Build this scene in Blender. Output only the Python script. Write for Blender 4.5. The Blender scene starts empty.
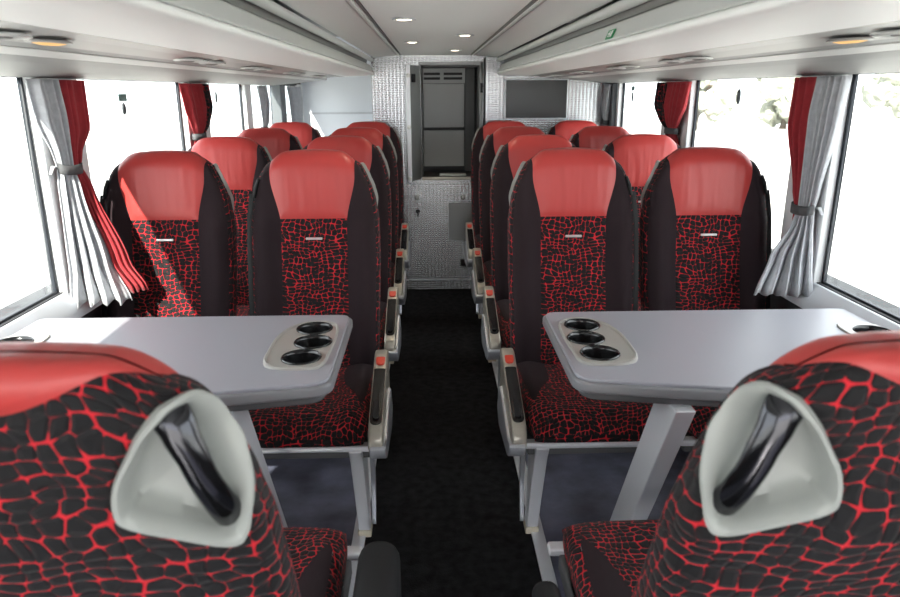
import bpy, bmesh, math, random
from mathutils import Vector, Matrix, Euler
random.seed(7)
C = bpy.context.scene.collection
PI = math.pi
R = math.radians

# ------------------------------------------------------------------ materials
def node_mat(name):
    m = bpy.data.materials.new(name); m.use_nodes = True
    nt = m.node_tree; nt.nodes.clear()
    out = nt.nodes.new('ShaderNodeOutputMaterial')
    return m, nt, out
def N(nt, typ, **kw):
    n = nt.nodes.new(typ)
    for k, v in kw.items():
        if k in n.inputs.keys() if isinstance(k, str) else False:
            n.inputs[k].default_value = v
        else:
            setattr(n, k, v)
    return n
def L(nt, a, b): nt.links.new(a, b)
def rgba(c): return (c[0], c[1], c[2], 1)
def simple(name, col, rough=.5, metal=0., bump=0., bscale=200., coat=0., var=0., spec=.5, sheen=0.):
    m, nt, out = node_mat(name)
    p = N(nt, 'ShaderNodeBsdfPrincipled')
    p.inputs['Base Color'].default_value = rgba(col)
    p.inputs['Roughness'].default_value = rough
    p.inputs['Metallic'].default_value = metal
    p.inputs['Coat Weight'].default_value = coat
    p.inputs['Specular IOR Level'].default_value = spec
    p.inputs['Sheen Weight'].default_value = sheen
    tc = N(nt, 'ShaderNodeTexCoord')
    nz = N(nt, 'ShaderNodeTexNoise'); nz.inputs['Scale'].default_value = bscale; nz.inputs['Detail'].default_value = 4
    L(nt, tc.outputs['Object'], nz.inputs['Vector'])
    if bump > 0:
        b = N(nt, 'ShaderNodeBump'); b.inputs['Strength'].default_value = bump; b.inputs['Distance'].default_value = .002
        L(nt, nz.outputs['Fac'], b.inputs['Height']); L(nt, b.outputs['Normal'], p.inputs['Normal'])
    if var > 0:
        n2 = N(nt, 'ShaderNodeTexNoise'); n2.inputs['Scale'].default_value = bscale * .12; n2.inputs['Detail'].default_value = 5
        L(nt, tc.outputs['Object'], n2.inputs['Vector'])
        r = N(nt, 'ShaderNodeValToRGB')
        r.color_ramp.elements[0].position = .3; r.color_ramp.elements[1].position = .7
        r.color_ramp.elements[0].color = rgba([c * (1 - var) for c in col])
        r.color_ramp.elements[1].color = rgba([min(1, c * (1 + var)) for c in col])
        L(nt, n2.outputs['Fac'], r.inputs['Fac']); L(nt, r.outputs['Color'], p.inputs['Base Color'])
    L(nt, p.outputs['BSDF'], out.inputs['Surface'])
    return m
def emis(name, col, strength):
    m, nt, out = node_mat(name)
    e = N(nt, 'ShaderNodeEmission'); e.inputs['Color'].default_value = rgba(col); e.inputs['Strength'].default_value = strength
    L(nt, e.outputs['Emission'], out.inputs['Surface']); return m

def croc_mat(name, scale=44., wide=.055):
    """black crocodile-scale fabric with red seams between the scales"""
    m, nt, out = node_mat(name)
    uv = N(nt, 'ShaderNodeUVMap'); uv.uv_map = 'fabric'
    nz = N(nt, 'ShaderNodeTexNoise'); nz.inputs['Scale'].default_value = 9; nz.inputs['Detail'].default_value = 1.5
    L(nt, uv.outputs['UV'], nz.inputs['Vector'])
    sub = N(nt, 'ShaderNodeVectorMath'); sub.operation = 'SUBTRACT'; sub.inputs[1].default_value = (.5, .5, .5)
    L(nt, nz.outputs['Color'], sub.inputs[0])
    sc = N(nt, 'ShaderNodeVectorMath'); sc.operation = 'SCALE'; sc.inputs['Scale'].default_value = .07
    L(nt, sub.outputs[0], sc.inputs[0])
    ad = N(nt, 'ShaderNodeVectorMath'); ad.operation = 'ADD'
    L(nt, uv.outputs['UV'], ad.inputs[0]); L(nt, sc.outputs[0], ad.inputs[1])
    mp = N(nt, 'ShaderNodeMapping'); mp.inputs['Scale'].default_value = (1, 1.25, 1)
    L(nt, ad.outputs[0], mp.inputs['Vector'])
    v = N(nt, 'ShaderNodeTexVoronoi'); v.voronoi_dimensions = '2D'; v.feature = 'DISTANCE_TO_EDGE'
    v.inputs['Scale'].default_value = scale; v.inputs['Randomness'].default_value = .5
    L(nt, mp.outputs['Vector'], v.inputs['Vector'])
    # seam width wanders and swells where seams meet
    n2 = N(nt, 'ShaderNodeTexNoise'); n2.inputs['Scale'].default_value = 40; n2.inputs['Detail'].default_value = 2
    L(nt, uv.outputs['UV'], n2.inputs['Vector'])
    w0 = N(nt, 'ShaderNodeMapRange'); w0.inputs['From Min'].default_value = .35; w0.inputs['From Max'].default_value = .68
    w0.inputs['To Min'].default_value = -.045; w0.inputs['To Max'].default_value = wide
    L(nt, n2.outputs['Fac'], w0.inputs['Value'])
    vf = N(nt, 'ShaderNodeTexVoronoi'); vf.voronoi_dimensions = '2D'; vf.feature = 'F1'
    vf.inputs['Scale'].default_value = scale; vf.inputs['Randomness'].default_value = .5
    L(nt, mp.outputs['Vector'], vf.inputs['Vector'])
    w1 = N(nt, 'ShaderNodeMapRange'); w1.inputs['From Min'].default_value = .5; w1.inputs['From Max'].default_value = .8
    w1.inputs['To Min'].default_value = 0; w1.inputs['To Max'].default_value = .16
    L(nt, vf.outputs['Distance'], w1.inputs['Value'])
    wr = N(nt, 'ShaderNodeMath'); wr.operation = 'ADD'; L(nt, w0.outputs[0], wr.inputs[0]); L(nt, w1.outputs[0], wr.inputs[1])
    df = N(nt, 'ShaderNodeMath'); df.operation = 'SUBTRACT'
    L(nt, v.outputs['Distance'], df.inputs[0]); L(nt, wr.outputs[0], df.inputs[1])
    ms = N(nt, 'ShaderNodeMapRange'); ms.inputs['From Min'].default_value = -.015; ms.inputs['From Max'].default_value = .03
    ms.inputs['To Min'].default_value = 1; ms.inputs['To Max'].default_value = 0
    L(nt, df.outputs[0], ms.inputs['Value'])
    mix = N(nt, 'ShaderNodeMix'); mix.data_type = 'RGBA'
    mix.inputs['A'].default_value = rgba((.0095, .0085, .0095)); mix.inputs['B'].default_value = rgba((.56, .016, .026))
    L(nt, ms.outputs[0], mix.inputs['Factor'])
    p = N(nt, 'ShaderNodeBsdfPrincipled'); p.inputs['Roughness'].default_value = .75
    p.inputs['Specular IOR Level'].default_value = .22; p.inputs['Sheen Weight'].default_value = .05
    L(nt, mix.outputs['Result'], p.inputs['Base Color'])
    hr = N(nt, 'ShaderNodeMapRange'); hr.inputs['From Max'].default_value = .22
    L(nt, v.outputs['Distance'], hr.inputs['Value'])
    b = N(nt, 'ShaderNodeBump'); b.inputs['Strength'].default_value = .7; b.inputs['Distance'].default_value = .003
    L(nt, hr.outputs[0], b.inputs['Height']); L(nt, b.outputs['Normal'], p.inputs['Normal'])
    L(nt, p.outputs['BSDF'], out.inputs['Surface'])
    return m

def plate_mat(name):
    """brushed aluminium sheet with embossed rows of small dimples"""
    m, nt, out = node_mat(name)
    tc = N(nt, 'ShaderNodeTexCoord')
    mp = N(nt, 'ShaderNodeMapping'); mp.inputs['Scale'].default_value = (1 / .024, 1, 1 / .0145)
    L(nt, tc.outputs['Object'], mp.inputs['Vector'])
    sp = N(nt, 'ShaderNodeSeparateXYZ'); L(nt, mp.outputs['Vector'], sp.inputs[0])
    def tri(o):
        f = N(nt, 'ShaderNodeMath'); f.operation = 'FRACT'; L(nt, o, f.inputs[0])
        s = N(nt, 'ShaderNodeMath'); s.operation = 'SUBTRACT'; s.inputs[1].default_value = .5; L(nt, f.outputs[0], s.inputs[0])
        a = N(nt, 'ShaderNodeMath'); a.operation = 'ABSOLUTE'; L(nt, s.outputs[0], a.inputs[0])
        q = N(nt, 'ShaderNodeMath'); q.operation = 'POWER'; q.inputs[1].default_value = 2; L(nt, a.outputs[0], q.inputs[0])
        return q
    ax, az = tri(sp.outputs['X']), tri(sp.outputs['Z'])
    ad = N(nt, 'ShaderNodeMath'); ad.operation = 'ADD'; L(nt, ax.outputs[0], ad.inputs[0]); L(nt, az.outputs[0], ad.inputs[1])
    hr = N(nt, 'ShaderNodeMapRange'); hr.interpolation_type = 'SMOOTHSTEP'
    hr.inputs['From Min'].default_value = .01; hr.inputs['From Max'].default_value = .16
    hr.inputs['To Min'].default_value = 1; hr.inputs['To Max'].default_value = 0
    L(nt, ad.outputs[0], hr.inputs['Value'])
    b = N(nt, 'ShaderNodeBump'); b.inputs['Strength'].default_value = .5; b.inputs['Distance'].default_value = .004
    L(nt, hr.outputs[0], b.inputs['Height'])
    p = N(nt, 'ShaderNodeBsdfPrincipled')
    p.inputs['Base Color'].default_value = rgba((.62, .63, .65)); p.inputs['Metallic'].default_value = .85
    p.inputs['Roughness'].default_value = .26
    L(nt, b.outputs['Normal'], p.inputs['Normal'])
    L(nt, p.outputs['BSDF'], out.inputs['Surface'])
    return m

def glass_mat():
    m, nt, out = node_mat('window_glass')
    t = N(nt, 'ShaderNodeBsdfTransparent'); t.inputs['Color'].default_value = rgba((.94, .96, .95))
    g = N(nt, 'ShaderNodeBsdfGlossy'); g.inputs['Roughness'].default_value = .02
    lw = N(nt, 'ShaderNodeLayerWeight'); lw.inputs['Blend'].default_value = .5
    pw = N(nt, 'ShaderNodeMath'); pw.operation = 'POWER'; pw.inputs[1].default_value = 4.; L(nt, lw.outputs['Facing'], pw.inputs[0])
    f = N(nt, 'ShaderNodeMath'); f.operation = 'MULTIPLY_ADD'; f.inputs[1].default_value = .5; f.inputs[2].default_value = .03; L(nt, pw.outputs[0], f.inputs[0])
    mx = N(nt, 'ShaderNodeMixShader')
    L(nt, f.outputs[0], mx.inputs['Fac']); L(nt, t.outputs[0], mx.inputs[1]); L(nt, g.outputs[0], mx.inputs[2])
    L(nt, mx.outputs[0], out.inputs['Surface'])
    return m

def leather_mat():
    m = simple('red_leather', (.46, .044, .040), .40, bump=.12, bscale=420, spec=.5)
    nt = m.node_tree
    p = [n for n in nt.nodes if n.type == 'BSDF_PRINCIPLED'][0]
    b0 = [n for n in nt.nodes if n.type == 'BUMP'][0]
    tc = [n for n in nt.nodes if n.type == 'TEX_COORD'][0]
    mp = N(nt, 'ShaderNodeMapping'); mp.inputs['Scale'].default_value = (30, 10, 5)
    L(nt, tc.outputs['Object'], mp.inputs['Vector'])
    nz = N(nt, 'ShaderNodeTexNoise'); nz.inputs['Scale'].default_value = 1; nz.inputs['Detail'].default_value = 1
    L(nt, mp.outputs['Vector'], nz.inputs['Vector'])
    b = N(nt, 'ShaderNodeBump'); b.inputs['Strength'].default_value = .5; b.inputs['Distance'].default_value = .008
    L(nt, nz.outputs['Fac'], b.inputs['Height']); L(nt, b0.outputs['Normal'], b.inputs['Normal'])
    L(nt, b.outputs['Normal'], p.inputs['Normal'])
    return m

def cloth_mat(name, col, trans):
    m = simple(name, col, .85, bump=.3, bscale=500, sheen=.15, var=.12)
    nt = m.node_tree
    p = [n for n in nt.nodes if n.type == 'BSDF_PRINCIPLED'][0]; out = [n for n in nt.nodes if n.type == 'OUTPUT_MATERIAL'][0]
    t = N(nt, 'ShaderNodeBsdfTranslucent'); t.inputs['Color'].default_value = rgba([min(1, c * 1.25) for c in col])
    mx = N(nt, 'ShaderNodeMixShader'); mx.inputs['Fac'].default_value = trans
    L(nt, p.outputs[0], mx.inputs[1]); L(nt, t.outputs[0], mx.inputs[2]); L(nt, mx.outputs[0], out.inputs['Surface'])
    return m
M = {
 'croc': croc_mat('crocodile_fabric', 41., .018),
 'crocf': croc_mat('fine_crocodile_fabric', 60., .085),
 'leather': leather_mat(),
 'bolster': simple('dark_brown_fabric', (.024, .015, .018), .85, bump=.5, bscale=900, sheen=.03, spec=.15),
 'shell': simple('pale_grey_plastic', (.33, .34, .318), .38, bump=.03, bscale=600),
 'chrome_dark': simple('dark_chrome', (.045, .045, .05), .12, metal=.9),
 'champ': simple('champagne_plastic', (.44, .41, .35), .28, metal=.4),
 'silver': simple('silver_paint', (.55, .57, .62), .3, metal=.55),
 'alu': simple('aluminium', (.80, .81, .85), .38, metal=.3),
 'blackgloss': simple('black_gloss', (.008, .008, .009), .2),
 'cupblack': simple('cup_black', (.006, .006, .007), .22, spec=.5),
 'black': simple('black_plastic', (.012, .012, .013), .6, spec=.3),
 'button': simple('red_button', (.62, .06, .035), .3),
 'creambase': simple('cream_foot', (.62, .56, .44), .5),
 'table': simple('grey_table', (.33, .33, .37), .38, bump=.05, bscale=800),
 'tedge': simple('grey_table_edge', (.22, .22, .235), .4),
 'tray': simple('warm_grey_tray', (.37, .355, .33), .33),
 'tunder': simple('table_underside', (.10, .10, .105), .6),
 'white': simple('white_panel', (.86, .87, .86), .5, bump=.03, bscale=500),
 'ceil': simple('ceiling_grey', (.86, .88, .865), .55, bump=.05, bscale=700),
 'greyp': simple('grey_trim', (.50, .51, .50), .45),
 'service': simple('warm_grey_strip', (.23, .224, .215), .4),
 'soffit': simple('light_grey_soffit', (.44, .44, .435), .5),
 'soffit_shaded': simple('shaded_grey_soffit', (.17, .17, .167), .5),  # darker copy of the soffit grey, shade of the lower fascia painted in
 'groove': simple('grey_groove', (.14, .14, .137), .5),
 'rackgrey': simple('rack_grey', (.17, .17, .165), .5),
 'slot': simple('dark_slot', (.03, .03, .03), .7),
 'carpet': simple('black_carpet', (.012, .012, .013), .95, bump=1., bscale=260, var=.55, spec=.1),
 'vinyl': simple('dark_blue_vinyl', (.12, .125, .175), .42, bump=.3, bscale=60, var=.5),
 'wallp': simple('dark_wall_panel', (.022, .021, .024), .6, bump=.2, bscale=500),
 'post': simple('pale_window_post', (.80, .81, .82), .45),
 'darkpost': simple('dark_post', (.09, .10, .11), .5),
 'gasket': simple('black_gasket', (.016, .02, .028), .5),
 'sill': simple('pale_sill', (.60, .62, .66), .4),
 'plate': plate_mat('dimpled_aluminium'),
 'glass': glass_mat(),
 'redcurt': cloth_mat('red_curtain_cloth', (.40, .028, .038), .22),
 'greycurt': cloth_mat('grey_curtain_cloth', (.52, .53, .56), .18),
 'tie': simple('grey_tieback', (.08, .08, .085), .8, bump=.4, bscale=400),
 'cabin': simple('cabinet_interior', (.09, .092, .092), .5),
 'cabpanel': simple('cabinet_grey_panel', (.46, .47, .47), .5),
 'dooredge': simple('grey_metal_door', (.34, .35, .35), .4, metal=.4),
 'screen': simple('screen_glass', (.028, .029, .030), .22),
 'bluegrey': simple('pale_blue_panel', (.82, .85, .90), .5),
 'green': simple('green_sign', (.02, .25, .09), .5),
 'signwhite': simple('sign_white', (.85, .88, .85), .5),
 'greysign': simple('grey_green_sticker', (.16, .25, .24), .5),
 'warm': emis('warm_lamp', (1., .62, .26), 1.1),
 'spot': emis('downlight_lamp', (1., .86, .62), 14.),
 'ground': simple('pale_concrete', (.55, .54, .51), .9, bump=.2, bscale=8, var=.15),
 'roof': simple('roof_metal', (.5, .5, .5), .6),
 'leaf': simple('pale_leaves', (.25, .26, .215), .8, var=.2, bscale=20),
 'bark': simple('bark', (.10, .085, .07), .9),
 'housewall': simple('pale_render_wall', (.62, .62, .60), .9),
 'housewin': simple('house_window', (.20, .22, .24), .3),
 'chip': simple('chip_metal', (.65, .65, .63), .3, metal=.6),
}

# ------------------------------------------------------------------ mesh helpers
def link_mesh(name, verts, faces, mat, parent=None, smooth=False, uvs=None, bevel=0, loc=None):
    me = bpy.data.meshes.new(name)
    me.from_pydata([tuple(v) for v in verts], [], faces)
    me.validate(); me.update()
    me.materials.append(mat)
    if uvs is not None:
        l = me.uv_layers.new(name='fabric')
        for lp in me.loops: l.data[lp.index].uv = uvs[lp.vertex_index]
    if smooth:
        for p in me.polygons: p.use_smooth = True
    o = bpy.data.objects.new(name, me); C.objects.link(o)
    if parent: o.parent = parent
    if loc: o.location = loc
    if bevel > 0:
        b = o.modifiers.new('bevel', 'BEVEL'); b.width = bevel; b.segments = 2; b.limit_method = 'ANGLE'; b.angle_limit = R(35)
        b.harden_normals = False
        for p in me.polygons: p.use_smooth = True
        b2 = o.modifiers.new('wn', 'WEIGHTED_NORMAL'); b2.keep_sharp = True
    return o

class MB:
    def __init__(s): s.v = []; s.f = []
    def add(s, vs, fs):
        n = len(s.v); s.v += [Vector(p) for p in vs]; s.f += [tuple(i + n for i in f) for f in fs]; return s
    def box(s, x0, x1, y0, y1, z0, z1):
        vs = [(x, y, z) for z in (z0, z1) for y in (y0, y1) for x in (x0, x1)]
        return s.add(vs, [(0, 2, 3, 1), (4, 5, 7, 6), (0, 1, 5, 4), (2, 6, 7, 3), (0, 4, 6, 2), (1, 3, 7, 5)])
    def prism(s, pts, a0, a1, axis='y'):
        """closed polygon extruded along an axis; pts are the other two coordinates in order"""
        n = len(pts)
        def mk(p, a):
            return {'y': (p[0], a, p[1]), 'x': (a, p[0], p[1]), 'z': (p[0], p[1], a)}[axis]
        vs = [mk(p, a0) for p in pts] + [mk(p, a1) for p in pts]
        fs = [tuple(range(n))[::-1], tuple(range(n, 2 * n))] + [(i, (i + 1) % n, n + (i + 1) % n, n + i) for i in range(n)]
        return s.add(vs, fs)
    def strip(s, pts, a0, a1, axis='y', seg=1):
        """open polyline extruded along an axis"""
        n = len(pts)
        def mk(p, a): return {'y': (p[0], a, p[1]), 'x': (a, p[0], p[1]), 'z': (p[0], p[1], a)}[axis]
        vs = []; fs = []
        for k in range(seg + 1): vs += [mk(p, a0 + (a1 - a0) * k / seg) for p in pts]
        for k in range(seg):
            for i in range(n - 1): fs.append((k * n + i, k * n + i + 1, (k + 1) * n + i + 1, (k + 1) * n + i))
        return s.add(vs, fs)
    def tube(s, path, r, n=10, cap=True, flat=1.0, up=Vector((0, 0, 1))):
        path = [Vector(p) for p in path]; rings = []
        rr = r if isinstance(r, (list, tuple)) else [r] * len(path)
        base = len(s.v)
        for i, p in enumerate(path):
            t = (path[min(i + 1, len(path) - 1)] - path[max(i - 1, 0)]).normalized()
            a = t.cross(up)
            if a.length < 1e-4: a = t.cross(Vector((1, 0, 0)))
            a.normalize(); b = a.cross(t).normalized()
            for k in range(n):
                th = 2 * PI * k / n
                s.v.append(p + a * math.cos(th) * rr[i] + b * math.sin(th) * rr[i] * flat)
        for i in range(len(path) - 1):
            for k in range(n):
                s.f.append((base + i * n + k, base + i * n + (k + 1) % n, base + (i + 1) * n + (k + 1) % n, base + (i + 1) * n + k))
        if cap:
            s.f.append(tuple(base + k for k in range(n))[::-1])
            s.f.append(tuple(base + (len(path) - 1) * n + k for k in range(n)))
        return s
    def lathe(s, prof, c=(0, 0, 0), n=28, axis='z', sx=1., sy=1., lid=True):
        base = len(s.v); c = Vector(c)
        for (r, h) in prof:
            for k in range(n):
                th = 2 * PI * k / n; a, b = r * math.cos(th) * sx, r * math.sin(th) * sy
                s.v.append(c + Vector({'z': (a, b, h), 'y': (a, h, b), 'x': (h, a, b)}[axis]))
        for i in range(len(prof) - 1):
            for k in range(n):
                s.f.append((base + i * n + k, base + i * n + (k + 1) % n, base + (i + 1) * n + (k + 1) % n, base + (i + 1) * n + k))
        if lid and prof[0][0] > 1e-6: s.f.append(tuple(base + k for k in range(n))[::-1])
        if prof[-1][0] > 1e-6: s.f.append(tuple(base + (len(prof) - 1) * n + k for k in range(n)))
        return s
    def build(s, name, mat, parent=None, smooth=False, bevel=0):
        o = link_mesh(name, s.v, s.f, mat, parent, smooth, None, bevel)
        bm = bmesh.new(); bm.from_mesh(o.data); bmesh.ops.remove_doubles(bm, verts=bm.verts, dist=1e-6)
        bmesh.ops.recalc_face_normals(bm, faces=bm.faces); bm.to_mesh(o.data); bm.free()
        if smooth: o.data.set_sharp_from_angle(angle=R(48))
        return o

def rounded(pts, r, n=6):
    """round the corners of a 2D polygon; r one radius or one per corner"""
    out = []; k = len(pts)
    for i in range(k):
        p0, p1, p2 = Vector(pts[i - 1]), Vector(pts[i]), Vector(pts[(i + 1) % k])
        ri = r[i] if isinstance(r, (list, tuple)) else r
        if ri <= 0: out.append(tuple(p1)); continue
        a = p1 + (p0 - p1).normalized() * min(ri, (p0 - p1).length * .49)
        b = p1 + (p2 - p1).normalized() * min(ri, (p2 - p1).length * .49)
        for j in range(n + 1):
            t = j / n
            out.append(tuple((1 - t) ** 2 * a + 2 * t * (1 - t) * p1 + t * t * b))
    return out
def smooth_closed(pts, n=8):
    """Catmull-Rom through a closed list of 2D points"""
    out = []; k = len(pts)
    for i in range(k):
        a, b, c, d = [Vector(pts[(i + j - 1) % k]) for j in range(4)]
        for j in range(n):
            t = j / n
            out.append(tuple(.5 * ((2 * b) + (c - a) * t + (2 * a - 5 * b + 4 * c - d) * t * t + (3 * b - a - 3 * c + d) * t ** 3)))
    return out
def plate(name, outline, holes, z0, z1, mat, parent=None, bevel=.004):
    """flat slab with real holes, bevelled edges, built from a filled curve"""
    cu = bpy.data.curves.new(name, 'CURVE'); cu.dimensions = '2D'; cu.fill_mode = 'BOTH'
    for pl in [outline] + list(holes):
        sp = cu.splines.new('POLY'); sp.points.add(len(pl) - 1)
        for p, q in zip(sp.points, pl): p.co = (q[0], q[1], 0, 1)
        sp.use_cyclic_u = True
    cu.extrude = (z1 - z0) / 2 - bevel; cu.bevel_depth = bevel; cu.bevel_resolution = 2; cu.offset = -bevel
    t = bpy.data.objects.new(name, cu); C.objects.link(t)
    dg = bpy.context.evaluated_depsgraph_get()
    me = bpy.data.meshes.new_from_object(t.evaluated_get(dg))
    bpy.data.objects.remove(t); bpy.data.curves.remove(cu)
    me.name = name
    for v in me.vertices: v.co.z += (z0 + z1) / 2
    me.materials.clear(); me.materials.append(mat)
    o = bpy.data.objects.new(name, me); C.objects.link(o)
    if parent: o.parent = parent
    return o
def circle(cx, cy, r, n=32): return [(cx + r * math.cos(2 * PI * i / n), cy + r * math.sin(2 * PI * i / n)) for i in range(n)]

def tag(o, label, cat, group=None, kind=None):
    o['label'] = label; o['category'] = cat
    if group: o['group'] = group
    if kind: o['kind'] = kind
    return o
def thing(name, label, cat, loc=(0, 0, 0), rz=0, group=None):
    o = bpy.data.objects.new(name, None); C.objects.link(o); o.empty_display_size = .05
    o.location = loc; o.rotation_euler = (0, 0, rz)
    return tag(o, label, cat, group)
def struct(o): o['kind'] = 'structure'; return o
def copy_tree(o, parent=None, skip=()):
    c = o.copy(); C.objects.link(c)
    if parent: c.parent = parent
    for ch in list(o.children):
        if ch.name.split('.')[0] in skip: continue
        copy_tree(ch, c, skip)
    return c

# ------------------------------------------------------------------ the seat
#SEATMATH
def lerp_tab(tab, x):
    if x <= tab[0][0]: return tab[0][1]
    for (a, b), (c, d) in zip(tab, tab[1:]):
        if x <= c:
            t = (x - a) / (c - a); t = t * t * (3 - 2 * t) * .35 + t * .65
            return b + (d - b) * t
    return tab[-1][1]
def sstep(a, b, x):
    t = max(0., min(1., (x - a) / (b - a))); return t * t * (3 - 2 * t)
def spow(c, e): return math.copysign(abs(c) ** e, c)
VTOP, CAPR = 1.115, .055          # the shell rises straight to VTOP, then rolls over
VMAX = VTOP + CAPR * PI / 2
WT = [(.38, .196), (.55, .206), (.80, .212), (.93, .211), (1.0, .202), (1.06, .190), (1.10, .178), (1.14, .167), (1.2, .160)]
TT = [(.38, .085), (.55, .10), (.8, .112), (1.0, .112), (1.08, .10), (1.2, .09)]
def ring_xy(a, w, th, bol):
    c, s = math.cos(a), math.sin(a)
    n = 4.6 if s < 0 else 3.0
    x = w * spow(c, 2 / n); y = th / 2 + th / 2 * spow(s, 2 / n)
    if s < 0:
        q = abs(x) / w
        y -= bol * (math.exp(-((q - .80) / .17) ** 2))
    return x, y
_tab = []
def _build_tab():
    k = 4000; acc = 0; prev = None
    for i in range(k + 1):
        a = -PI / 2 + 2 * PI * i / k
        p = ring_xy(a, .21, .11, .02)
        if prev: acc += math.hypot(p[0] - prev[0], p[1] - prev[1])
        _tab.append((acc, a)); prev = p
_build_tab()
PERIM = _tab[-1][0]
def a_of_s(s):
    s = s % PERIM
    lo, hi = 0, len(_tab) - 1
    while hi - lo > 1:
        m = (lo + hi) // 2
        if _tab[m][0] <= s: lo = m
        else: hi = m
    f = (s - _tab[lo][0]) / max(1e-9, _tab[hi][0] - _tab[lo][0])
    return _tab[lo][1] + f * (_tab[hi][1] - _tab[lo][1])
def seatP(s, v, rec):
    """point of the backrest surface: s = arc length from the front centre towards +x, v = height along the shell"""
    if v <= VTOP: z, k, up = v, 1., 0.
    else:
        ph = (v - VTOP) / CAPR; k = max(0., math.cos(ph)); up = CAPR * math.sin(ph); z = VTOP
    w = lerp_tab(WT, min(v, 1.2)); th = lerp_tab(TT, z)
    bol = .026 * sstep(1.06, .90, z) * sstep(.40, .55, z)
    x, y = ring_xy(a_of_s(s), w * (.85 + .15 * k), th, bol * k)
    y = th / 2 + (y - th / 2) * (.05 + .95 * k)
    q = abs(x) / max(w, 1e-6)
    zz = z + up - (.016 * q * q) * sstep(1.0, VTOP, min(v, VTOP)) - .03 * sstep(.55, 1.0, q) * sstep(VTOP - .04, VMAX, v)
    yf = math.tan(R(rec)) * (zz - .45) - .014 * math.exp(-((zz - .62) / .12) ** 2) - .018 * sstep(.92, 1.12, zz)
    if zz > .45: zz = .45 + (zz - .45) * math.cos(R(rec)) / math.cos(R(11))
    return (x, yf + y, zz)
#ENDSEATMATH
def seatN(s, v, rec):
    e = .004
    a = Vector(seatP(s + e, v, rec)) - Vector(seatP(s - e, v, rec))
    v2 = min(v, VMAX - .012)
    b = Vector(seatP(s, v2 + e, rec)) - Vector(seatP(s, v2 - e, rec))
    n = a.cross(b)
    return n.normalized() if n.length > 1e-9 else Vector((0, 0, 1))
def arcfront(s):
    s = s % PERIM; return min(s, PERIM - s)

# handle housing outline in (s, v), for the side +x; filled from the photograph's proportions
H_OUT = [(.252, 1.118), (.256, 1.08), (.268, 1.034), (.284, .988), (.297, .954), (.314, .943), (.357, .966), (.398, .986), (.408, 1.003), (.398, 1.04), (.368, 1.085), (.336, 1.122), (.305, 1.150), (.278, 1.161), (.260, 1.146)]
H_C = (.312, 1.055)
H_BAR = [(.309, 1.146), (.301, .962)]

def in_poly(p, poly):
    r = False; n = len(poly)
    for i in range(n):
        a, b = poly[i], poly[i - 1]
        if (a[1] > p[1]) != (b[1] > p[1]) and p[0] < (b[0] - a[0]) * (p[1] - a[1]) / (b[1] - a[1]) + a[0]: r = not r
    return r

def clip(polys, f):
    """split polygons of (s, v) by the sign of a field"""
    ins, outs = [], []
    for pl in polys:
        vals = [f(p) for p in pl]
        if min(vals) >= 0: ins.append(pl); continue
        if max(vals) < 0: outs.append(pl); continue
        A, B = [], []
        n = len(pl)
        for i in range(n):
            p, q, fp, fq = pl[i], pl[(i + 1) % n], vals[i], vals[(i + 1) % n]
            (A if fp >= 0 else B).append(p)
            if (fp >= 0) != (fq >= 0):
                t = fp / (fp - fq); m = (p[0] + (q[0] - p[0]) * t, p[1] + (q[1] - p[1]) * t)
                A.append(m); B.append(m)
        if len(A) > 2: ins.append(A)
        if len(B) > 2: outs.append(B)
    return ins, outs

def patch(name, polys, pos, mat, parent, uvf=None):
    vs, fs, key, uv = [], [], {}, []
    for pl in polys:
        f = []
        for p in pl:
            k = (round(p[0], 6), round(p[1], 6))
            if k not in key:
                key[k] = len(vs); vs.append(pos(p)); uv.append(uvf(p) if uvf else p)
            if not f or f[-1] != key[k]: f.append(key[k])
        if len(f) > 2 and f[0] == f[-1]: f = f[:-1]
        if len(f) > 2: fs.append(f)
    return link_mesh(name, vs, fs, mat, parent, True, uv)

def bx(v): return .108 + .030 * sstep(.93, 1.10, v)
SEDGE = .214
def zback(x): return 1.115 + .105 * min(1.2, (abs(x) / .150) ** 1.6)

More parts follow.
